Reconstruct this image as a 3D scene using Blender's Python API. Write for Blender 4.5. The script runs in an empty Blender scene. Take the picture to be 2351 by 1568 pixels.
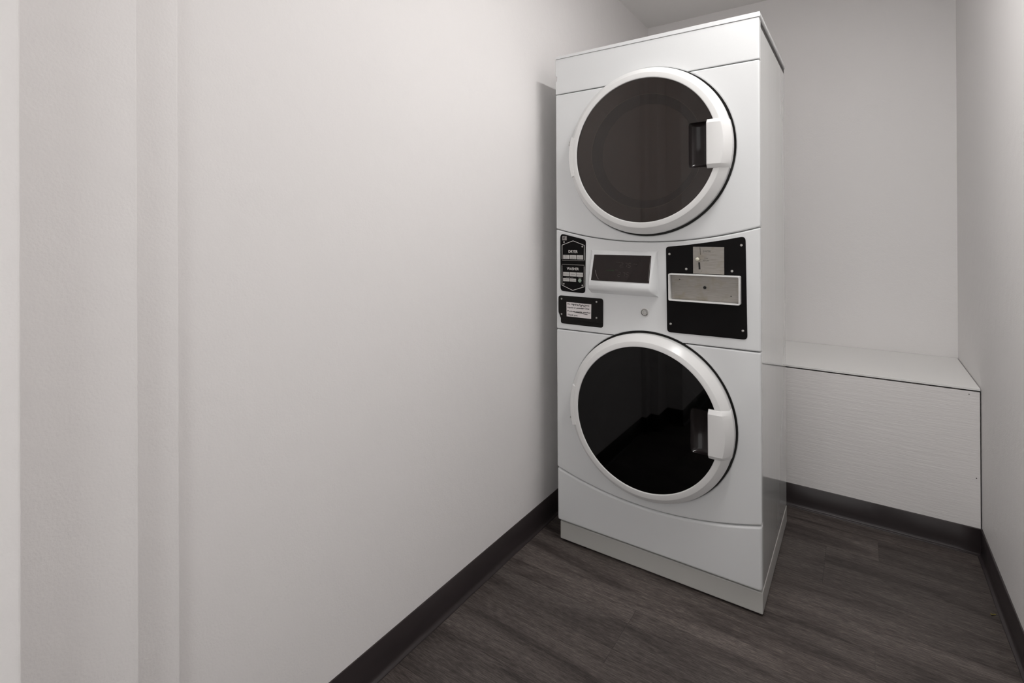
import bpy, bmesh, math, random
from mathutils import Vector, Matrix
random.seed(7)
scene = bpy.context.scene
COL = scene.collection
PI = math.pi

# ------------------------------------------------------------------ camera
W_IMG, F_PX, PY = 2351.0, 1169.352, 531.18
CAM = Vector((1.0283, -1.6446, 1.1378))
yaw, pitch, roll = 0.6011, 0.002, -0.0046
fw = Vector((-math.sin(yaw), math.cos(yaw), 0)); rt = Vector((math.cos(yaw), math.sin(yaw), 0)); up = Vector((0, 0, 1))
fw, up = fw*math.cos(pitch)+up*math.sin(pitch), up*math.cos(pitch)-fw*math.sin(pitch)
rt, up = rt*math.cos(roll)+up*math.sin(roll), up*math.cos(roll)-rt*math.sin(roll)
cd = bpy.data.cameras.new('camera'); cam = bpy.data.objects.new('camera', cd); COL.objects.link(cam)
cam.matrix_world = Matrix(((rt.x, up.x, -fw.x, CAM.x), (rt.y, up.y, -fw.y, CAM.y), (rt.z, up.z, -fw.z, CAM.z), (0, 0, 0, 1)))
cd.sensor_fit = 'HORIZONTAL'; cd.sensor_width = 36.0; cd.lens = F_PX/W_IMG*36.0
cd.shift_y = (PY-784.0)/W_IMG; cd.clip_start = 0.01
scene.camera = cam

# ------------------------------------------------------------------ world, exposure
wd = bpy.data.worlds.new('world'); scene.world = wd; wd.use_nodes = True
wd.node_tree.nodes['Background'].inputs[0].default_value = (1.0, 0.99, 0.98, 1)
wd.node_tree.nodes['Background'].inputs[1].default_value = 1.45  # added even fill light, reaching the room through the rear doorway
vs = scene.view_settings
vs.view_transform = 'Standard'; vs.look = 'None'; vs.gamma = 1.0; vs.use_curve_mapping = False
vs.exposure = 0.0
LAMP_POWER = 87.0

# ------------------------------------------------------------------ materials
def mat(name, col, rough=0.5, metal=0.0, spec=0.5, coat=0.0, bump=None, emit=None):
    m = bpy.data.materials.new(name); m.use_nodes = True
    nt = m.node_tree; b = nt.nodes['Principled BSDF']
    b.inputs['Base Color'].default_value = (*col, 1); b.inputs['Roughness'].default_value = rough
    b.inputs['Metallic'].default_value = metal; b.inputs['Specular IOR Level'].default_value = spec
    b.inputs['Coat Weight'].default_value = coat; b.inputs['Coat Roughness'].default_value = 0.05
    if emit:
        b.inputs['Emission Color'].default_value = (*emit[0], 1); b.inputs['Emission Strength'].default_value = emit[1]
    if bump: add_bump(m, *bump)
    return m
def pos_mapped(nt, scale):
    g = nt.nodes.new('ShaderNodeNewGeometry'); mp = nt.nodes.new('ShaderNodeMapping')
    mp.inputs['Scale'].default_value = scale
    nt.links.new(g.outputs['Position'], mp.inputs['Vector']); return mp.outputs['Vector']
def noise(nt, vec, scale=1.0, detail=2.0, rough=0.5, dist=0.0):
    n = nt.nodes.new('ShaderNodeTexNoise'); n.inputs['Scale'].default_value = scale
    n.inputs['Detail'].default_value = detail; n.inputs['Roughness'].default_value = rough
    n.inputs['Distortion'].default_value = dist
    nt.links.new(vec, n.inputs['Vector']); return n.outputs['Fac']
def ramp(nt, fac, stops):
    r = nt.nodes.new('ShaderNodeValToRGB'); e = r.color_ramp.elements
    e[0].position, e[0].color = stops[0][0], (*stops[0][1], 1)
    e[1].position, e[1].color = stops[-1][0], (*stops[-1][1], 1)
    for p, c in stops[1:-1]:
        k = e.new(p); k.color = (*c, 1)
    nt.links.new(fac, r.inputs['Fac']); return r.outputs['Color']
def math_n(nt, op, a, b):
    n = nt.nodes.new('ShaderNodeMath'); n.operation = op
    for i, v in enumerate((a, b)):
        if isinstance(v, (int, float)): n.inputs[i].default_value = v
        else: nt.links.new(v, n.inputs[i])
    return n.outputs[0]
def add_bump(m, scale3, strength, dist, detail=3.0, second=None):
    nt = m.node_tree
    h = noise(nt, pos_mapped(nt, scale3), 1.0, detail)
    if second:
        h = math_n(nt, 'ADD', h, math_n(nt, 'MULTIPLY', noise(nt, pos_mapped(nt, second[0]), 1.0, 2.0), second[1]))
    bp = nt.nodes.new('ShaderNodeBump'); bp.inputs['Strength'].default_value = strength; bp.inputs['Distance'].default_value = dist
    nt.links.new(h, bp.inputs['Height']); nt.links.new(bp.outputs['Normal'], nt.nodes['Principled BSDF'].inputs['Normal'])

M = {}
M['wall'] = mat('wall_paint', (0.90, 0.878, 0.870), 0.55, spec=0.35, bump=((230, 230, 230), 0.55, 0.0009, 3.0, ((28, 28, 28), 2.2)))
M['ceiling'] = mat('ceiling_paint', (0.90, 0.882, 0.868), 0.7, spec=0.2, bump=((180, 180, 180), 0.3, 0.0008))
M['ledge_front'] = mat('painted_plywood', (0.87, 0.845, 0.835), 0.5, spec=0.4, bump=((26, 30, 300), 0.6, 0.0011, 4.0, ((6, 5, 70), 1.2)))
M['ledge_top'] = mat('painted_board', (0.90, 0.89, 0.875), 0.5, spec=0.4, bump=((25, 160, 100), 0.35, 0.0006))
M['base'] = mat('vinyl_base', (0.034, 0.027, 0.028), 0.36, spec=0.42, bump=((300, 300, 300), 0.08, 0.0004))
M['enamel'] = mat('white_enamel', (0.735, 0.745, 0.75), 0.12, spec=0.4, coat=0.0)
M['cabinet'] = mat('white_side_panel', (0.74, 0.75, 0.745), 0.09, spec=0.5, coat=0.6, bump=((2, 22, 0.7), 0.12, 0.002, 1.0))
M['plastic'] = mat('white_plastic', (0.76, 0.757, 0.75), 0.28, spec=0.5)
M['plinth'] = mat('white_base_steel', (0.54, 0.535, 0.51), 0.3)
M['dark_filler'] = mat('dark_gap', (0.05, 0.048, 0.045), 0.6)
M['inside'] = mat('dark_steel_inside', (0.06, 0.06, 0.06), 0.6)
M['black'] = mat('black_plate', (0.0045, 0.0038, 0.0040), 0.55, spec=0.10)
M['black_worn'] = mat('worn_black_plastic', (0.0085, 0.0075, 0.0065), 0.45, spec=0.15, bump=((160, 160, 160), 0.4, 0.0006))
M['screen'] = mat('display_glass', (0.011, 0.0065, 0.006), 0.12, spec=0.28)
M['digit'] = mat('display_digits', (0.07, 0.062, 0.058), 0.5, spec=0.2)
M['digit_green'] = mat('display_green', (0.03, 0.06, 0.03), 0.5, spec=0.2)
M['ink_white'] = mat('white_print', (0.72, 0.70, 0.68), 0.5)
M['ink_grey'] = mat('grey_print', (0.30, 0.28, 0.27), 0.5)
M['ink_black'] = mat('black_print', (0.012, 0.010, 0.010), 0.6)
M['button'] = mat('grey_button', (0.52, 0.505, 0.49), 0.45)
M['green'] = mat('green_button', (0.27, 0.36, 0.28), 0.4)
M['paper'] = mat('sticker_paper', (0.74, 0.70, 0.69), 0.6)
M['screw'] = mat('screw_steel', (0.45, 0.44, 0.42), 0.35, metal=0.9)
M['knob'] = mat('ivory_knob', (0.62, 0.60, 0.50), 0.35)
M['hole'] = mat('slot_black', (0.003, 0.003, 0.003), 0.7)
M['chrome'] = mat('lock_metal', (0.55, 0.55, 0.54), 0.25, metal=0.9)
M['handle_pocket'] = mat('pocket_plastic', (0.014, 0.011, 0.011), 0.14, spec=0.3)
M['dryer_liner'] = mat('dryer_door_liner', (0.23, 0.19, 0.175), 0.22, spec=0.5)  # lightened: the upper window's brighter reflections are put into the colour
M['washer_liner'] = mat('washer_door_liner', (0.010, 0.009, 0.009), 0.3, spec=0.3)  # dark copy of the dryer liner, for the dimmer reflections below
M['dryer_liner_lip'] = mat('dryer_liner_lip', (0.42, 0.37, 0.35), 0.25)  # liner tone lightened to paint a bright line on the rim
M['dryer_liner_bowl'] = mat('dryer_liner_bowl', (0.12, 0.097, 0.09), 0.25)  # liner tone darkened to paint the shade of the cone
M['washer_liner_lip'] = mat('washer_liner_lip', (0.016, 0.014, 0.014), 0.3)  # dark copy of the dryer lip, rim line in the colour
M['washer_liner_bowl'] = mat('washer_liner_bowl', (0.006, 0.005, 0.005), 0.3)  # dark copy of the dryer bowl, shade in the colour
M['scrap'] = mat('dry_leaf', (0.16, 0.13, 0.03), 0.7)
M['fixture'] = mat('fixture_white', (0.85, 0.85, 0.84), 0.5)
M['tube'] = mat('tube_glow', (0.9, 0.9, 0.9), 0.5, emit=((1.0, 0.985, 0.97), LAMP_POWER))

def metal_mat():
    m = bpy.data.materials.new('brushed_steel'); m.use_nodes = True; nt = m.node_tree; b = nt.nodes['Principled BSDF']
    f = noise(nt, pos_mapped(nt, (30, 30, 700)), 1.0, 3.0)
    f2 = noise(nt, pos_mapped(nt, (35, 35, 35)), 1.0, 3.0)
    c1 = ramp(nt, f, [(0.35, (0.25, 0.232, 0.212)), (0.65, (0.31, 0.29, 0.265))])
    c2 = ramp(nt, f2, [(0.5, (1, 1, 1)), (0.8, (0.86, 0.82, 0.70))])
    mx = nt.nodes.new('ShaderNodeMix'); mx.data_type = 'RGBA'; mx.blend_type = 'MULTIPLY'; mx.inputs[0].default_value = 1
    nt.links.new(c1, mx.inputs[6]); nt.links.new(c2, mx.inputs[7]); nt.links.new(mx.outputs[2], b.inputs['Base Color'])
    b.inputs['Metallic'].default_value = 0.55; b.inputs['Roughness'].default_value = 0.42
    return m
M['steel'] = metal_mat()

def glass_mat(name, tint, refl):
    m = bpy.data.materials.new(name); m.use_nodes = True; nt = m.node_tree
    for n in list(nt.nodes):
        if n.type == 'BSDF_PRINCIPLED': nt.nodes.remove(n)
    out = nt.nodes['Material Output']
    t = nt.nodes.new('ShaderNodeBsdfTransparent'); t.inputs[0].default_value = (*tint, 1)
    g = nt.nodes.new('ShaderNodeBsdfGlossy'); g.inputs['Roughness'].default_value = 0.02; g.inputs[0].default_value = (refl, refl, refl, 1)
    fr = nt.nodes.new('ShaderNodeFresnel'); fr.inputs['IOR'].default_value = 1.5
    mx = nt.nodes.new('ShaderNodeMixShader')
    nt.links.new(fr.outputs[0], mx.inputs[0]); nt.links.new(t.outputs[0], mx.inputs[1]); nt.links.new(g.outputs[0], mx.inputs[2])
    nt.links.new(mx.outputs[0], out.inputs['Surface'])
    return m
M['dryer_glass'] = glass_mat('dryer_window_glass', (0.56, 0.51, 0.485), 0.95)  # same glass as the washer's, made brighter for the upper reflections
M['washer_glass'] = glass_mat('washer_window_glass', (0.16, 0.15, 0.15), 0.55)  # darkened, duller copy of the dryer glass, dimming the lower reflections

def floor_mat():
    m = bpy.data.materials.new('vinyl_plank'); m.use_nodes = True; nt = m.node_tree; b = nt.nodes['Principled BSDF']
    g = nt.nodes.new('ShaderNodeNewGeometry'); oi = nt.nodes.new('ShaderNodeObjectInfo')
    cb = nt.nodes.new('ShaderNodeCombineXYZ')
    nt.links.new(math_n(nt, 'MULTIPLY', oi.outputs['Random'], 37.0), cb.inputs[0]); nt.links.new(math_n(nt, 'MULTIPLY', oi.outputs['Random'], 11.0), cb.inputs[1])
    ad = nt.nodes.new('ShaderNodeVectorMath'); ad.operation = 'ADD'
    nt.links.new(g.outputs['Position'], ad.inputs[0]); nt.links.new(cb.outputs[0], ad.inputs[1])
    def mp(s):
        k = nt.nodes.new('ShaderNodeMapping'); k.inputs['Scale'].default_value = s; nt.links.new(ad.outputs[0], k.inputs['Vector']); return k.outputs['Vector']
    broad = noise(nt, mp((2.2, 13, 1)), 1.0, 5.0, 0.6, 0.9)
    fine = noise(nt, mp((38, 420, 1)), 1.0, 4.0, 0.65)
    wv = nt.nodes.new('ShaderNodeTexWave'); wv.wave_type = 'BANDS'; wv.bands_direction = 'Y'; wv.wave_profile = 'SAW'
    wv.inputs['Scale'].default_value = 20; wv.inputs['Distortion'].default_value = 22; wv.inputs['Detail'].default_value = 2
    wv.inputs['Detail Scale'].default_value = 0.35
    nt.links.new(mp((0.16, 1.0, 1)), wv.inputs['Vector'])
    c = ramp(nt, broad, [(0.32, (0.046, 0.037, 0.035)), (0.48, (0.086, 0.072, 0.067)), (0.68, (0.126, 0.108, 0.101))])
    fi = ramp(nt, fine, [(0.36, (0.55, 0.53, 0.53)), (0.50, (0.95, 0.95, 0.95)), (0.64, (1.55, 1.53, 1.5))])
    wc = ramp(nt, wv.outputs['Fac'], [(0.0, (0.74, 0.73, 0.73)), (0.6, (1.0, 1.0, 1.0)), (1.0, (1.22, 1.21, 1.2))])
    def mul(a, bb, f=1.0):
        mx = nt.nodes.new('ShaderNodeMix'); mx.data_type = 'RGBA'; mx.blend_type = 'MULTIPLY'; mx.inputs[0].default_value = f
        nt.links.new(a, mx.inputs[6]); nt.links.new(bb, mx.inputs[7]); return mx.outputs[2]
    pr = ramp(nt, oi.outputs['Random'], [(0.0, (0.82, 0.82, 0.82)), (1.0, (1.15, 1.14, 1.13))])
    nt.links.new(mul(mul(mul(c, fi), wc, 0.6), pr), b.inputs['Base Color'])
    b.inputs['Roughness'].default_value = 0.5; b.inputs['Specular IOR Level'].default_value = 0.35
    bp = nt.nodes.new('ShaderNodeBump'); bp.inputs['Strength'].default_value = 0.35; bp.inputs['Distance'].default_value = 0.0006
    nt.links.new(fine, bp.inputs['Height']); nt.links.new(bp.outputs['Normal'], b.inputs['Normal'])
    return m
M['floor'] = floor_mat()

# ------------------------------------------------------------------ mesh helpers
def link(name, me, m=None, parent=None):
    o = bpy.data.objects.new(name, me); COL.objects.link(o)
    if m is not None: me.materials.append(M[m] if isinstance(m, str) else m)
    if parent is not None: o.parent = parent
    return o
def from_bm(name, bm, m=None, parent=None, smooth=False, angle=35):
    bmesh.ops.recalc_face_normals(bm, faces=bm.faces)
    me = bpy.data.meshes.new(name); bm.to_mesh(me); bm.free()
    if smooth:
        for p in me.polygons: p.use_smooth = True
        me.set_sharp_from_angle(angle=math.radians(angle))
    return link(name, me, m, parent)
def tag(o, label=None, cat=None, group=None, kind=None):
    for k, v in (('label', label), ('category', cat), ('group', group), ('kind', kind)):
        if v: o[k] = v
    return o
def box_bm(bm, x0, x1, y0, y1, z0, z1):
    v = [bm.verts.new(p) for p in ((x0,y0,z0),(x1,y0,z0),(x1,y1,z0),(x0,y1,z0),(x0,y0,z1),(x1,y0,z1),(x1,y1,z1),(x0,y1,z1))]
    for f in ((0,3,2,1),(4,5,6,7),(0,1,5,4),(1,2,6,5),(2,3,7,6),(3,0,4,7)): bm.faces.new([v[i] for i in f])
def box(name, d, m, parent=None, bevel=0.0, seg=2):
    bm = bmesh.new(); box_bm(bm, *d)
    o = from_bm(name, bm, m, parent)
    if bevel: add_bevel(o, bevel, seg)
    return o
def add_bevel(o, w, seg=2, angle=40):
    for p in o.data.polygons: p.use_smooth = True
    b = o.modifiers.new('bevel', 'BEVEL'); b.width = w; b.segments = seg; b.limit_method = 'ANGLE'; b.angle_limit = math.radians(angle)
    b.harden_normals = True
def slab(name, pts, yf, yb, m, parent=None, bevel=0.0, seg=2):
    """outline in the x-z plane, front at yf, back at yb"""
    bm = bmesh.new()
    a = [bm.verts.new((x, yf, z)) for x, z in pts]; b = [bm.verts.new((x, yb, z)) for x, z in pts]
    bm.faces.new(a); bm.faces.new(list(reversed(b)))
    n = len(pts)
    for i in range(n): bm.faces.new((a[i], b[i], b[(i+1) % n], a[(i+1) % n]))
    o = from_bm(name, bm, m, parent)
    if bevel: add_bevel(o, bevel, seg)
    return o
def rounded(pts, r, n=5):
    out = []; k = len(pts)
    for i in range(k):
        p = Vector(pts[i]); a = (Vector(pts[i-1])-p); b = (Vector(pts[(i+1) % k])-p)
        rr = r[i] if isinstance(r, (list, tuple)) else r
        if rr <= 0: out.append(tuple(p)); continue
        a.normalize(); b.normalize(); ang = a.angle(b); t = rr/math.tan(ang/2)
        p0, p1 = p+a*t, p+b*t
        for j in range(n+1):
            s = j/n; q = p0*(1-s)**2+p*2*s*(1-s)+p1*s*s
            out.append((q.x, q.y))
    return out
def rect(x0, x1, z0, z1): return [(x0, z0), (x1, z0), (x1, z1), (x0, z1)]
def lathe(name, prof, cx, cz, m, parent=None, n=96, a0=0.0, a1=2*PI, smooth=True, angle=28, cap=False):
    """profile of (r, y) swept about the y axis through (cx, cz)"""
    full = abs(a1-a0-2*PI) < 1e-6; bm = bmesh.new(); rings = []
    cnt = n if full else n+1
    for i in range(cnt):
        t = a0+(a1-a0)*i/n
        rings.append([bm.verts.new((cx+r*math.cos(t), y, cz+r*math.sin(t))) for r, y in prof])
    for i in range(n):
        A, B = rings[i], rings[(i+1) % cnt]
        for j in range(len(prof)-1): bm.faces.new((A[j], A[j+1], B[j+1], B[j]))
    if cap and not full:
        bm.faces.new(rings[0]); bm.faces.new(list(reversed(rings[-1])))
    bmesh.ops.remove_doubles(bm, verts=bm.verts, dist=1e-6)
    return from_bm(name, bm, m, parent, smooth, angle)
def text(name, body, x, z, w, h, y, m, parent, center=False, bold=0.0, rot=0.0, xf=None):
    cu = bpy.data.curves.new('t', 'FONT'); cu.body = body; cu.offset = bold; cu.extrude = 0.0; cu.resolution_u = 2
    if center: cu.align_x = 'CENTER'
    cu.space_line = 0.85
    to = bpy.data.objects.new('t', cu); COL.objects.link(to)
    dg = bpy.context.evaluated_depsgraph_get()
    me = bpy.data.meshes.new_from_object(to.evaluated_get(dg)); bpy.data.objects.remove(to)
    xs = [v.co.x for v in me.vertices]; ys = [v.co.y for v in me.vertices]
    sx = w/(max(xs)-min(xs)); sz = h/(max(ys)-min(ys)); mx, my = min(xs), min(ys)
    for v in me.vertices:
        a, b = (v.co.x-mx)*sx, (v.co.y-my)*sz
        a, b = a*math.cos(rot)-b*math.sin(rot), a*math.sin(rot)+b*math.cos(rot)
        v.co = xf(x+a, z+b) if xf else (x+a, y, z+b)
    me.update(); return link(name, me, m, parent)
def empty(name, loc):
    o = bpy.data.objects.new(name, None); COL.objects.link(o); o.location = loc; o.empty_display_size = 0.1; return o

# ------------------------------------------------------------------ room
XR, YW, YB, HC, YR = 1.3731, 1.2808, 0.7563, 2.3344, -2.3
# the left wall thickens in three shallow steps towards the rear wall
ST = [(.025, -1.2320), (.070, -1.3100), (.160, -1.4666)]
def wall(name, pts, m='wall', z1=HC):
    """plan outline (x, y) raised to the ceiling"""
    bm = bmesh.new()
    a = [bm.verts.new((x, y, 0)) for x, y in pts]; b = [bm.verts.new((x, y, z1)) for x, y in pts]
    bm.faces.new(list(reversed(a))); bm.faces.new(b); n = len(pts)
    for i in range(n): bm.faces.new((a[i], a[(i+1) % n], b[(i+1) % n], b[i]))
    return tag(from_bm(name, bm, m), kind='structure')
T = -0.30
wpts = [(T, YR-.1), (ST[2][0], YR-.1)]
for k in (2, 1, 0):
    x_in = ST[k-1][0] if k else 0.0
    wpts += rounded([(ST[k][0], ST[k][1]-.05), (ST[k][0], ST[k][1]), (x_in, ST[k][1]), (x_in, ST[k][1]+.02)], [0, .003, 0, 0], 3)[1:-1]
wall('wall_left', wpts + [(0, YW+.1), (T, YW+.1)])
wall('wall_back', [(0, YW), (XR, YW), (XR, YW+.1), (0, YW+.1)])
wall('wall_right', [(XR, YR-.1), (XR+.1, YR-.1), (XR+.1, YW+.1), (XR, YW+.1)])
# unseen rear wall; its doorway is added to let in fill light
bm = bmesh.new(); DX0, DX1, DH = .28, 1.22, 2.03
for d in ((ST[2][0], DX0, 0, HC), (DX1, XR, 0, HC), (DX0, DX1, DH, HC)): box_bm(bm, d[0], d[1], YR-.1, YR, d[2], d[3])
tag(from_bm('wall_rear', bm, 'wall'), kind='structure')
tag(box('ceiling', (T, XR+.1, YR-.1, YW+.1, HC, HC+.12), 'ceiling'), kind='structure')

# floor slab and planks
fl = tag(box('floor', (T, XR+.1, YR-.1, YW+.1, -.06, -.004), 'dark_filler'), kind='structure')
bm = bmesh.new(); box_bm(bm, 0, 1, 0, 1, 0, 1); unit = bpy.data.meshes.new('plank')
bmesh.ops.recalc_face_normals(bm, faces=bm.faces); bm.to_mesh(unit); bm.free(); unit.materials.append(M['floor'])
edges = [YW, 1.115, .963, .813, .663, .512, .378, .275, .155, .040, -.035, -.173, -.235, -.345, -.400]
while edges[-1] > YR+.2: edges.append(edges[-1]-.152)
edges.append(YR)
fixed = {.663: [1.073], .512: [.919], .378: [.919], .040: [1.053], -.173: [.464], -.235: [.4625], -.345: [.462]}
G = 0.00025
for i in range(len(edges)-1):
    a, b = edges[i], edges[i+1]
    js = fixed.get(a)
    if js is None: js = [random.choice((.25, .62, .78, 1.2))+random.uniform(-.08, .08)]
    xl = 0.0
    xs = [xl]+js+[XR]
    for k in range(len(xs)-1):
        p = bpy.data.objects.new('plank', unit); COL.objects.link(p); p.parent = fl
        p.location = (xs[k]+G, b+G, -.004); p.scale = (xs[k+1]-xs[k]-2*G, a-b-2*G, .004)

# cove base
PROF = [(0, .091), (.0028, .0908), (.0038, .0895), (.0042, .030), (.0046, .013), (.0062, .0062), (.0085, .0046), (.0140, .0034), (.0150, .0026), (.0152, .0), (0, 0)]
def cove(name, p0, p1, nrm, e0=0, e1=0):
    """straight run of cove base; e0 / e1: 1 mitres that end for an inside corner"""
    bm = bmesh.new(); p0, p1 = Vector(p0), Vector(p1); d = (p1-p0).normalized(); nv = Vector((*nrm, 0)); S = 24; rows = []
    L = (p1-p0).length
    for s in range(S+1):
        r = []
        wob = .0006*math.sin(s*2.1+p0.y*3)+.0005*math.sin(s*.9)
        for t, z in PROF:
            q = p0+d*((t*e0)+(L-t*e0-t*e1)*s/S)+nv*(t+(wob if 0 < t and z < .09 else 0))
            r.append(bm.verts.new((q.x, q.y, z)))
        rows.append(r)
    for s in range(S):
        for j in range(len(PROF)-1): bm.faces.new((rows[s][j], rows[s][j+1], rows[s+1][j+1], rows[s+1][j]))
    bm.faces.new(rows[0]); bm.faces.new(list(reversed(rows[-1])))
    return from_bm(name, bm, 'base', None, True, 50)
tag(cove('baseboard_left', (0, ST[0][1], 0), (0, YB, 0), (1, 0), 0, 1), kind='structure')
tag(cove('baseboard_back', (0, YB, 0), (XR, YB, 0), (0, -1), 1, 1), kind='structure')
tag(cove('baseboard_right', (XR, YB, 0), (XR, YR, 0), (-1, 0), 1, 0), kind='structure')
for k, (xa, ya) in enumerate(ST):
    tag(cove('baseboard_step', (xa, ST[k+1][1] if k < 2 else YR, 0), (xa, ya+.004, 0), (1, 0), 0, 0), kind='structure')
    tag(cove('baseboard_return', (ST[k-1][0] if k else 0, ya, 0), (xa+.004, ya, 0), (0, 1), 0, 0), kind='structure')

# boxed-in ledge along the back wall
ledge = tag(empty('boxed_ledge', (XR/2, YB, 0)), 'low white painted plywood ledge boxed in along the back wall behind the washer', 'ledge')
def ledge_part(name, d, m, bev=.0012):
    x0, x1, y0, y1, z0, z1 = d
    return box(name, (x0-XR/2, x1-XR/2, y0-YB, y1-YB, z0, z1), m, ledge, bev, 2)
ledge_part('top_board', (.002, XR-.003, YB-.001, YW-.002, .5735, .5815), 'ledge_top', .001)
ledge_part('front_board', (.002, XR-.0040, YB+.0005, YB+.015, .001, .5680), 'ledge_front')
for x, z in ((1.3402, .5576), (1.3584, .2652)):
    s = lathe('nail', [(0, -.0004), (.0016, -.0003), (.002, .0005)], x-XR/2, z, 'dark_filler', ledge, 10)

# flush lamp bar on the ceiling, above and in front of the machine: shallow frame with a glowing diffuser
LXC, LYC, LHW, LHL = 0.985, -0.38, 0.04, 0.28
lamp = tag(empty('ceiling_lamp_bar', (LXC, LYC, HC)), 'narrow white lamp bar fixed flush to the ceiling in front of the washer', 'lamp')
slab_pts = [(-LHW, -LHL), (LHW, -LHL), (LHW, LHL), (-LHW, LHL)]
box('diffuser', (-LHW, LHW, -LHL, LHL, -.010, -.004), 'tube', lamp)
box('back_plate', (-LHW-.004, LHW+.004, -LHL-.004, LHL+.004, -.004, 0), 'fixture', lamp)
for d in ((-LHW-.004, -LHW, -LHL-.004, LHL+.004), (LHW, LHW+.004, -LHL-.004, LHL+.004), (-LHW, LHW, -LHL-.004, -LHL), (-LHW, LHW, LHL, LHL+.004)):
    box('frame_rail', (*d, -.0135, -.004), 'fixture', lamp, .0008)

# ------------------------------------------------------------------ stacked washer and dryer
X0, W, D, H = 0.098, 0.686, 0.5946, 1.7835
mc = tag(empty('stacked_washer_dryer', (X0, 0, 0)), 'tall white coin-operated washer and dryer stacked in one cabinet, both with round black doors', 'washer')
CX = W/2; ZU, ZL = 1.402, 0.5295; RH = 0.2783
yF, yB_ = 0.0, 0.028
def seam2(x): return 1.104+.046*((x-CX)/CX)**2
def seam4(x): return .2205+.053*((x-CX)/CX)**2
S1, S3 = 1.6445, .7815; g = .0011
NS = 28
def curve_pts(f, off, rev=False):
    p = [(W*i/NS, f(W*i/NS)+off) for i in range(NS+1)]
    return p[::-1] if rev else p
def bite(zc, zcut, upper):
    """arc of the door hole seen from a panel cut at height zcut: upper part (above the cut) or lower part, left to right"""
    a = math.asin((zcut-zc)/RH); n = 24 if upper else 72
    if upper: angs = [PI-a+(2*a-PI)*i/n for i in range(n+1)]
    else: angs = [PI-a+(PI+2*a)*i/n for i in range(n+1)]
    return [(CX+RH*math.cos(t), zc+RH*math.sin(t)) for t in angs]
BV = .0050
# cabinet shell and plinth
cab = box('cabinet', (.003, W-.001, .026, D, .0725, 1.752), 'cabinet', mc, .004)
box('plinth', (.006, W, .0105, D+.001, .006, .0712), 'plinth', mc, .003)
for fx in (.05, W-.05):
    for fy in (.06, D-.06):
        bm = bmesh.new(); bmesh.ops.create_cone(bm, cap_ends=True, segments=20, radius1=.020, radius2=.014, depth=.008, matrix=Matrix.Translation((fx, fy, .004)))
        from_bm('levelling_foot', bm, 'dark_filler', mc, True, 40)
# lid: a thin turned-down sheet
lid = slab('lid', rounded([(0, 1.7750), (W+.004, 1.7690), (W+.002, H), (.004, H+.001)], [.002, .004, .003, .007], 4), -.002, D+.004, 'enamel', mc, .0022)
box('lid_gap_strip', (.004, W-.002, .03, D, 1.751, 1.767), 'dark_filler', mc)  # dark strip: shade of the gap under the lid, put into colour
# front panels
pts = bite(ZU, S1+g, True)
tp = [(0, S1+g)] + pts + [(W, S1+g), (W, 1.7690), (.0, 1.7752), (0, 1.7125), (.006, 1.7105), (.006, 1.695), (0, 1.692)]
slab('top_front_panel', tp, yF, yB_, 'enamel', mc, .0055, 3)
pts = bite(ZU, S1-g, False)
up_p = [(0, S1-g)] + pts + [(W, S1-g)] + curve_pts(seam2, g, True)
slab('dryer_front_panel', up_p, yF, yB_, 'enamel', mc, BV, 3)
pts = bite(ZL, S3+g, True)
cp = [(0, S3+g)] + pts + [(W, S3+g)] + curve_pts(seam2, -g, True)
console = slab('control_console', cp, yF, yB_, 'enamel', mc, BV, 3)
pts = bite(ZL, S3-g, False)
lp = [(0, S3-g)] + pts + [(W, S3-g)] + curve_pts(seam4, g, True)
slab('washer_front_panel', lp, yF, yB_, 'enamel', mc, BV, 3)
slab('toe_panel', rounded([(0, .0775), (W, .0775)], [0, 0]) + curve_pts(seam4, -g, True), yF-.0005, yB_, 'enamel', mc, .009, 3)

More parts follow.
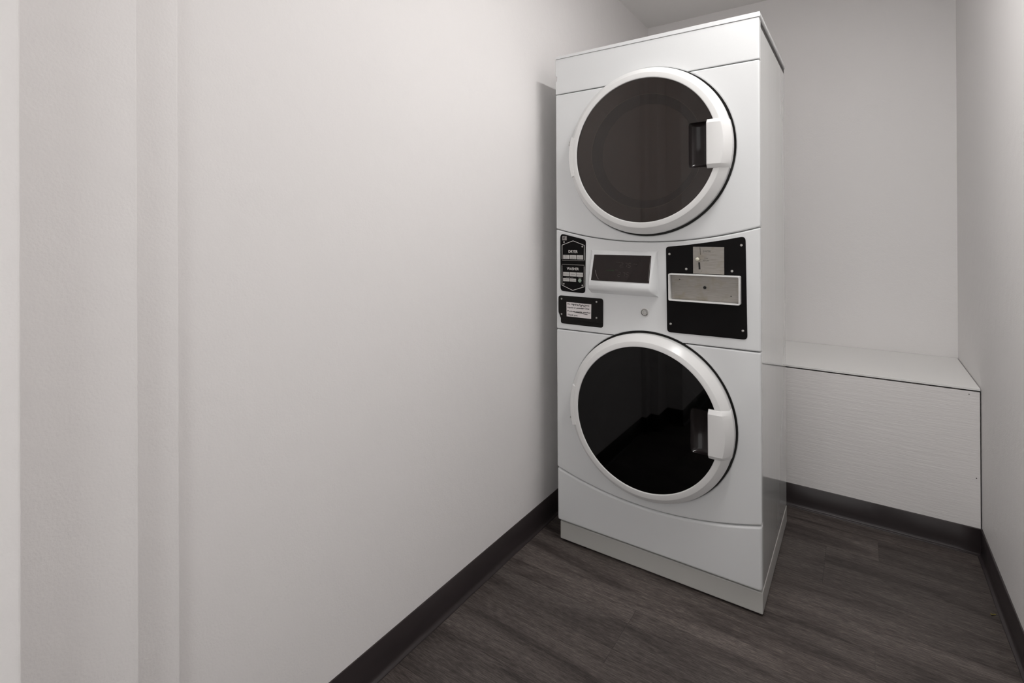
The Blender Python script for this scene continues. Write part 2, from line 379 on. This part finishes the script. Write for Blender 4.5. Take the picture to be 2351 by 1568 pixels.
# doors
RING = [(.2600, .012), (.2705, .008), (.2722, -.008), (.2718, -.0215), (.2700, -.0250), (.2530, -.0440), (.2515, -.0455), (.2495, -.0462), (.2360, -.0468), (.2345, -.0462), (.2338, -.0440), (.2335, -.030)]
def door(kind, zc, glass, liner):
    ring = lathe(kind+'_door', RING, CX, zc, 'plastic', mc, 128, angle=22)
    # recess well behind the door, seen only through the gap around it
    lathe('door_well', [(RH+.004, .004), (RH+.004, .022), (.20, .024)], CX, zc, 'dark_filler', mc, 96)
    # window with a notch for the grip pocket
    R = .2336; nz = .069; a = math.asin(nz/R); xn = .4935
    o = [(CX+R*math.cos(t), zc+R*math.sin(t)) for t in [a+(2*PI-2*a)*i/110 for i in range(111)]]
    notch = rounded([(xn, zc-nz), (xn, zc+nz)], 0)
    notch = [(xn+.010, zc-nz), (xn+.003, zc-nz+.003), (xn, zc-nz+.010), (xn, zc+nz-.010), (xn+.003, zc+nz-.003), (xn+.010, zc+nz)]
    slab('window', o+notch, -.0436, -.0406, glass, ring)
    # grip pocket: a half pipe sunk behind the window
    bm = bmesh.new(); cols = []; N = 14; xw = .066
    zz = [zc-nz+.0002, zc-nz+.004, zc-nz+.012, zc+nz-.012, zc+nz-.004, zc+nz-.0002]; sh = [0, .7, 1, 1, .7, 0]
    for i in range(N+1):
        u = i/N; x = xn+xw*u; dep = 0.0
        dep = .019*(max(0, 1-(2*u-1)**2))**.5
        cols.append([bm.verts.new((x, -.0434+dep*s, z)) for z, s in zip(zz, sh)])
    for i in range(N):
        for j in range(5): bm.faces.new((cols[i][j], cols[i][j+1], cols[i+1][j+1], cols[i+1][j]))
    from_bm('grip_pocket', bm, 'handle_pocket', ring, True, 60)
    # liner: cone, step, bowl, back
    lathe('door_liner', [(.2334, -.0400), (.2310, -.0370), (.1890, -.0190)], CX, zc, liner, ring, 96, angle=25)
    lathe('liner_lip', [(.1895, -.0188), (.1888, -.0202), (.1878, -.0202), (.1872, -.0185)], CX, zc, liner+'_lip', ring, 96)
    lathe('liner_bowl', [(.1880, -.0186), (.1605, .0095)], CX, zc, liner+'_bowl', ring, 96)
    lathe('bowl_glass', [(.1605, .0095), (.1590, .0085), (.1570, .0092), (.10, .0115), (0, .0130)], CX, zc, liner, ring, 96, angle=25)
    # handle: block over the ring on the right, following its chamfer
    xl = .5475; hz = .0735; bm = bmesh.new(); rows = []
    dzs = [-hz, -hz, -hz+.0015, -hz+.0115] + [(-hz+.0115)+(2*hz-.023)*i/12 for i in range(1, 12)] + [hz-.0115, hz-.0015, hz, hz]
    for k, dz in enumerate(dzs):
        e = {0: 'b', 1: .010, 2: .0075, 3: 0.0}.get(min(k, len(dzs)-1-k), 0.0)
        xa = CX+math.sqrt(.2525**2-dz*dz); xb = CX+math.sqrt(.2712**2-dz*dz); xc = CX+math.sqrt(.2735**2-dz*dz)
        col = [(xl, -.030), (xl, -.0525), (xl+.0008, -.0555), (xl+.0035, -.0575), (xl+.02, -.0580), (xa-.001, -.0560), (xa+.001, -.0552), (xb, -.0320), (xc, -.026), (xc, -.004)]
        r = []
        for x, y in col:
            yy = -.015 if e == 'b' else min(y+e, -.004)
            if e == 'b': yy = max(y+.010, -.015) if y < -.025 else y
            r.append(bm.verts.new((x, yy, zc+dz)))
        rows.append(r)
    for i in range(1, len(rows)-2):
        for j in range(len(rows[0])-1): bm.faces.new((rows[i][j], rows[i+1][j], rows[i+1][j+1], rows[i][j+1]))
    for i in (1, len(rows)-2): bm.faces.new(rows[i])
    for v in rows[0]+rows[-1]: bm.verts.remove(v)
    from_bm('handle', bm, 'plastic', ring, True, 20)
    # hinge cover: the chamfer filled out flat on the left, with a hinge pin behind it
    lathe('hinge_cover', [(.2500, -.0440), (.2500, -.0470), (.2625, -.0464), (.2645, -.0448), (.2700, -.008), (.2500, -.008), (.2500, -.0440)], CX, zc, 'plastic', ring, 16, PI-.268, PI+.268, True, 25, True)
    s = 1 if kind == 'dryer' else -1
    bm = bmesh.new(); zh = zc+s*.055+(0 if s > 0 else .004)
    box_bm(bm, CX-.281, CX-.262, -.016, .010, zh-.009, zh-.003); box_bm(bm, CX-.279, CX-.262, -.014, .010, zh-.001, zh+.007)
    o = from_bm('hinge', bm, 'screw', ring); add_bevel(o, .0012)
    return ring
dd = door('dryer', ZU, 'dryer_glass', 'dryer_liner')
wdoor = door('washer', ZL, 'washer_glass', 'washer_liner')

# ---- control console
def screw(x, z, parent, y=-.0032, r=.0033):
    s = lathe('screw', [(0, y-.0006), (r*.45, y-.0006), (r*.5, y-.0016), (r*.9, y-.0012), (r, y+.001)], x, z, 'screw', parent, 14, angle=50)
    return s
# cycle plate
cyc = slab('cycle_plate', rounded([(.0187, .9225), (.1175, .9190), (.1215, 1.110), (.0187, 1.1335)], [.014, .012, .012, .013]), -.0025, .002, 'black', console, .0008)
YP = -.0028
def strip(pts, w, name, parent, m, y=YP):
    """thin printed line along a polyline in x-z"""
    bm = bmesh.new(); P = [Vector(p) for p in pts]; L = []; n = len(P)
    for i, p in enumerate(P):
        d0 = (P[i]-P[i-1]).normalized() if i else None; d1 = (P[i+1]-P[i]).normalized() if i < n-1 else None
        d = ((d0 or d1)+(d1 or d0)).normalized(); nn = Vector((-d.y, d.x)); k = 1.0
        if d0 and d1: k = 1/max(.3, nn.dot(Vector((-d1.y, d1.x))))
        L.append((bm.verts.new((p.x+nn.x*w/2*k, y, p.y+nn.y*w/2*k)), bm.verts.new((p.x-nn.x*w/2*k, y, p.y-nn.y*w/2*k))))
    for i in range(n-1): bm.faces.new((L[i][0], L[i+1][0], L[i+1][1], L[i][1]))
    return from_bm(name, bm, m, parent)
strip([(.0264, 1.039), (.0266, 1.0906), (.0714, 1.1064), (.1165, 1.0906), (.1158, 1.0385)], .0017, 'printed_outline', cyc, 'ink_white')
strip([(.0262, 1.0353), (.1172, 1.0355)], .0015, 'printed_outline', cyc, 'ink_grey')
strip([(.0250, 1.0203), (.1165, 1.0196)], .0015, 'printed_outline', cyc, 'ink_grey')
strip([(.0258, 1.0165), (.0254, .9441), (.0690, .9272), (.1148, .9425), (.1155, 1.0155)], .0017, 'printed_outline', cyc, 'ink_white')
text('lettering', 'DRYER', .0530, 1.0627, .0370, .0098, YP, 'ink_white', cyc, bold=.012)
text('lettering', 'WASHER', .0458, 1.0005, .0484, .0097, YP, 'ink_white', cyc, bold=.012)
def button(x0, x1, z0, z1, lines, h):
    b = slab('button', rect(x0, x1, z0, z1), -.0034, -.002, 'button', cyc, .0003, 1)
    for t_, zc_, wf in lines:
        w = (x1-x0)*wf; text('lettering', t_, (x0+x1)/2-w/2, zc_-h/2, w, h, -.0036, 'ink_black', cyc)
for x0, x1, ls in ((.0308, .0562, ('HEAVY', 'DUTY', 'WHITES')), (.0586, .0840, ('NORMAL', 'PERM PR')), (.0862, .1114, ('DELICATE', '(KNITS)'))):
    zs = (1.0515, 1.0475, 1.0432) if len(ls) == 3 else (1.0480, 1.0432)
    button(x0, x1, 1.0397, 1.0549, [(t_, zq, min(.8, .115*len(t_))) for t_, zq in zip(ls, zs)], .0026)
for x0, x1, t_ in ((.0304, .0558, 'PERM PRESS'), (.0580, .0830, 'NORMAL'), (.0847, .1104, 'DELICATES')):
    button(x0, x1, .9777, .9925, [(t_, .9850, .85 if len(t_) > 6 else .7)], .0026)
for x0, x1, t_ in ((.0301, .0556, 'SUPERWASH'), (.0578, .0828, 'PREWASH')):
    button(x0, x1, .9587, .9701, [(t_, .9645, .85)], .0026)
text('lettering', 'OPTIONAL CYCLE', .0416, .9722, .0300, .0022, YP, 'ink_grey', cyc)
text('lettering', 'START', .0925, .9716, .0118, .0024, YP, 'ink_white', cyc)
gb = lathe('start_button', [(0, -.0044), (.0055, -.0042), (.0066, -.0034), (.0068, -.002)], .0979, .9640, 'green', cyc, 28, angle=40)
strip([(.0972, .9605), (.0972, .9670), (.0990, .9670), (.0990, .9605)], .0009, 'printed_mark', cyc, 'ink_grey', -.0046)
slab('printed_mark', rect(.0276, .0456, 1.1080, 1.1236), YP, YP+.0003, 'ink_grey', cyc)
strip([(.0300, 1.1185), (.0335, 1.1170), (.0360, 1.1190), (.0385, 1.1205)], .0022, 'printed_mark', cyc, 'ink_black', YP-.0002)
strip([(.0300, 1.1130), (.0335, 1.1145), (.0380, 1.1132)], .0018, 'printed_mark', cyc, 'ink_black', YP-.0002)
for x, z in ((.0347, 1.1016), (.1086, 1.0861), (.0327, .9493), (.1079, .9470)): screw(x, z, cyc, -.0026)

# detergent drawer cover with its handwritten sticker
det = slab('drawer_cover', rounded([(.0105, .845), (.0105, .906), (.1872, .9050), (.1865, .8215), (.1790, .8160), (.0195, .8235)][::-1], [.004, .006, .010, .010, .010, .012]), -.0045, .004, 'black_worn', console, .0015)
slab('drawer_edge', rounded([(.0190, .828), (.1868, .828), (.1860, .803), (.0180, .8035)][::-1], [.010, .010, .003, .003]), -.0015, .004, 'black_worn', console, .001)
for x, z in ((.0246, .8944), (.1635, .8926), (.0243, .8385), (.1632, .8368)): screw(x, z, det, -.0046, .0034)
st = slab('sticker', [(.0450, .8320), (.1424, .8311), (.1436, .8825), (.0448, .8839)], -.0049, -.0044, 'paper', det)
ys = -.0051
def hand(body, x, z, w, h, rot=-.01): text('lettering', body, x, z, w, h, ys, 'ink_black', det, bold=.034, rot=rot)
hand('Do Not Put Pods Here', .0486, .8752, .0870, .0052, -.012)
hand('Liquid or powder Only', .0488, .8612, .0878, .0066, .004)
hand('Pods go inside washer', .0487, .8480, .0925, .0064, .004)
hand('Thank you', .0487, .8348, .0402, .0066, -.012)
strip([(.0690, .8520), (.0780, .8500), (.0900, .8488), (.1000, .8487), (.1120, .8466), (.1290, .8452)], .0022, 'marker_stroke', det, 'ink_black', ys-.0001)
for pl in ([(.0720, .8790), (.0752, .8765), (.0722, .8738), (.0760, .8735)], [(.0800, .8770), (.0822, .8745), (.0842, .8722)], [(.0885, .8745), (.0905, .8730), (.0930, .8738), (.0950, .8724)], [(.0990, .8740), (.1020, .8722), (.1060, .8728), (.1062, .8760)], [(.1130, .8760), (.1150, .8712), (.1180, .8745)], [(.1205, .8726), (.1225, .8720)]):
    strip(pl, .0018, 'marker_stroke', det, 'ink_black', ys-.0001)

# display housing: a wedge leaning out at the foot
def sp(x, s, off=0.0):
    """point on the tilted display, s = 0 at the top edge, 1 at the bottom"""
    ny, nz = -.953, .303
    return Vector((x, -.0093-.0275*s+ny*off, 1.0586-.0876*s+nz*off))
bm = bmesh.new()
secs = [  # (z, y, x left, x right) from top to foot
    (1.0745, .003, .1400, .3850), (1.0735, -.0030, .1425, .3830), (1.0690, -.0058, .1465, .3770), (.9700, -.0368, .1480, .3655),
    (.9560, -.0400, .1480, .3650), (.9460, -.0385, .1475, .3665), (.9390, -.0330, .1465, .3690), (.9240, -.0030, .1430, .3825), (.9225, .003, .1420, .3840)]
rows = []
for z, y, xa, xb in secs:
    ybk = .003
    r = [(xa-.0040 if y < -.01 else xa, ybk, z), (xa-.001, min(.003, y+.004), z), (xa+.003, y, z), (xb-.004, y, z), (xb+.001, min(.003, y+.004), z), (max(xb, .383), ybk, z)]
    rows.append([bm.verts.new(p) for p in r])
for i in range(len(rows)-1):
    for j in range(5): bm.faces.new((rows[i][j], rows[i][j+1], rows[i+1][j+1], rows[i+1][j]))
hous = from_bm('display_housing', bm, 'enamel', console, True, 70)
def tilted(name, pts, off0, off1, m, parent):
    bm = bmesh.new(); a = [bm.verts.new(sp(x, s, off0)) for x, s in pts]; b = [bm.verts.new(sp(x, s, off1)) for x, s in pts]
    bm.faces.new(a); bm.faces.new(b[::-1]); n = len(pts)
    for i in range(n): bm.faces.new((a[i], b[i], b[(i+1) % n], a[(i+1) % n]))
    return from_bm(name, bm, m, parent)
scr = tilted('display_screen', rounded([(.1585, 0), (.3625, 0), (.3635, 1), (.1585, 1)], .004, 4), .0012, -.004, 'screen', hous)
strip_pts = [(.3602, .05), (.3608, .05), (.3612, .92), (.3606, .92)]
tilted('screen_edge', strip_pts, .0016, .001, 'ink_grey', hous)
def seg7(ch, x, s, w, h, m='digit'):
    segs = {'2': 'abged', '7': 'abc', '5': 'afgcd'}[ch]; sk = .10*w/.01
    t = .0011; bm = bmesh.new()
    P = {'a': ((0, 0), (1, 0)), 'b': ((1, 0), (1, .5)), 'c': ((1, .5), (1, 1)), 'd': ((0, 1), (1, 1)), 'e': ((0, .5), (0, 1)), 'f': ((0, 0), (0, .5)), 'g': ((0, .5), (1, .5))}
    for q in segs:
        (u0, v0), (u1, v1) = P[q]
        hor = v0 == v1
        def pt(u, v, dx, ds): return sp(x+u*w+(1-v)*.002+dx, s+v*h+ds, .0018)
        ts = t/.092
        if hor: c = [pt(u0, v0, t*.7, -ts/2), pt(u1, v1, -t*.7, -ts/2), pt(u1, v1, -t*.7, ts/2), pt(u0, v0, t*.7, ts/2)]
        else: c = [pt(u0, v0, -t/2, ts*.7), pt(u0, v0, t/2, ts*.7), pt(u1, v1, t/2, -ts*.7), pt(u1, v1, -t/2, -ts*.7)]
        bm.faces.new([bm.verts.new(p) for p in c])
    return from_bm('digit', bm, m, hous)
for s0, xs0 in ((.30, .2580), (.655, .2540)):
    for k, ch in enumerate('275'): seg7(ch, xs0+k*.0132+(.0018 if k else 0), s0, .0088, .155)
tilted('decimal_point', [(.2688, .445), (.2700, .445), (.2700, .458), (.2688, .458)], .0018, .0014, 'digit', hous)
def stext(body, x, s, w, h, m): return text('lettering', body, x, s, w, h, 0, m, hous, xf=lambda a, b: sp(a, 2*s+h-b, .0018))
stext('PRICE', .2440, .26, .0135, .030, 'digit'); stext('TIME', .3065, .315, .0120, .030, 'digit'); stext('PRICE', .2432, .555, .0130, .030, 'digit')
stext('AVAILABLE', .2110, .570, .0280, .045, 'digit_green')
bm = bmesh.new()
pl = [(.1690, .60), (.1715, .66), (.1745, .74), (.1780, .83), (.1820, .91), (.1865, .945)]
pv = [(bm.verts.new(sp(a, b, .0018)), bm.verts.new(sp(a+.0006, b-.004, .0018))) for a, b in pl]
for i in range(len(pv)-1): bm.faces.new((pv[i][0], pv[i+1][0], pv[i+1][1], pv[i][1]))
from_bm('scratch', bm, 'ink_grey', hous)

# key lock
lk = lathe('key_lock', [(.0165, .001), (.0150, -.0016), (.0130, -.0020), (.0125, -.0012)], .3353, .8700, 'plastic', console, 40, angle=50)
lathe('lock_barrel', [(.0126, .0), (.0122, -.0030), (.0105, -.0040), (.0100, -.0028), (.0066, -.0026), (.0063, -.0036), (.0045, -.0036), (.0042, -.0022), (.0, -.0022)], .3353, .8700, 'chrome', lk, 40, angle=40)
lathe('key_ring_slot', [(.0064, -.0029), (.0055, -.0029), (.0046, -.0029)], .3353, .8700, 'dark_filler', lk, 28)
lathe('lock_shadow_ring', [(.0104, -.0031), (.0090, -.0031)], .3353, .8700, 'dark_filler', lk, 28)

# coin panel
ct = [(.4080, 1.0890), (.4400, 1.0915), (.4900, 1.0975), (.5400, 1.1045), (.5900, 1.1125), (.6460, 1.1235)]
cpl = slab('coin_panel', rounded([(.4105, .8130), (.6497, .8150)] + ct[::-1], [.012, .012, .012, 0, 0, 0, 0, .010]), -.0022, .003, 'black', console, .0008)
for x, z in ((.4194, 1.0658), (.4726, 1.0194), (.6346, 1.0962), (.6081, 1.0178), (.4221, .8407), (.6376, .8410)): screw(x, z, cpl, -.0024, .0040)
# slim raised lip of white enamel round the coin panel
cm = slab('coin_slot_plate', rect(.4945, .5865, 1.0063, 1.0903), -.0060, -.002, 'steel', cpl, .0006)
YC = -.0062
strip([(.5157, 1.0885), (.5174, 1.0655)], .0014, 'coin_slot', cpl, 'hole', YC)
text('lettering', 'QUARTERS', .5243, 1.0732, .0238, .0062, YC, 'ink_black', cpl)
text('lettering', 'COIN', .5279, 1.0532, .0112, .0036, YC, 'ink_black', cpl)
text('lettering', 'RETURN', .5248, 1.0456, .0182, .0040, YC, 'ink_black', cpl)
lathe('return_knob', [(0, -.0200), (.0035, -.0195), (.0056, -.0170), (.0062, -.0140), (.0055, -.0110), (.0035, -.0095), (.0032, -.005)], .5100, 1.0513, 'knob', cpl, 24, angle=60)
strip([(.5132, 1.0420), (.5144, 1.0200)], .0054, 'return_slot', cpl, 'hole', YC)
lathe('slot_collar', [(.0068, -.0058), (.0066, -.0068), (.0058, -.0070), (.0052, -.0064)], .5147, 1.0172, 'steel', cpl, 24, PI, 2*PI, True, 50)
# coin box tray: white frame standing off the panel with a steel back
fo = rounded(rect(.4218, .6336, .9182, 1.0046), .005, 5); fi = rounded(rect(.4256, .6298, .9220, 1.0008), .0035, 5)
bm = bmesh.new(); L = []
for pts_, y in ((fo, -.0015), (fo, -.0245), (fi, -.0245), (fi, -.0015)): L.append([bm.verts.new((x, y, z)) for x, z in pts_])
n = len(fo)
for k in range(3):
    for i in range(n): bm.faces.new((L[k][i], L[k][(i+1) % n], L[k+1][(i+1) % n], L[k+1][i]))
fr = from_bm('coin_box_frame', bm, 'plastic', cpl); add_bevel(fr, .0010, 2)
slab('coin_box_plate', rect(.4262, .6292, .9226, 1.0002), -.0034, -.002, 'steel', cpl)
lathe('box_lock', [(.0068, -.0032), (.0066, -.0044), (.0050, -.0046), (.0046, -.0036)], .5293, .9637, 'steel', cpl, 24, angle=50)
lathe('box_lock_hole', [(.0046, -.0037), (.0, -.0037)], .5293, .9637, 'hole', cpl, 20)
for x, z in ((.4518, .9857), (.6053, .9418)): lathe('box_rivet', [(.0022, -.0033), (.0016, -.0040), (0, -.0040)], x, z, 'dark_filler', cpl, 12)

# ------------------------------------------------------------------ a scrap of leaf on the floor
bm = bmesh.new()
out = [(0, 0), (.006, .003), (.012, .002), (.017, .005), (.013, .008), (.008, .007), (.003, .009), (.001, .005)]
a = [bm.verts.new((x, y, .0006+.0025*math.sin(x*240+1)**2)) for x, y in out]; b = [bm.verts.new((x, y, .0011+.0025*math.sin(x*240+1)**2)) for x, y in out]
bm.faces.new(a[::-1]); bm.faces.new(b)
for i in range(len(out)): bm.faces.new((a[i], a[(i+1) % len(out)], b[(i+1) % len(out)], b[i]))
bmesh.ops.translate(bm, verts=bm.verts, vec=(-.008, -.004, 0))
lf = from_bm('leaf_scrap', bm, 'scrap'); lf.location = (1.345, .400, 0); lf.rotation_euler = (0, 0, .5)
tag(lf, 'tiny olive brown leaf scrap on the floor by the right wall base', 'debris')
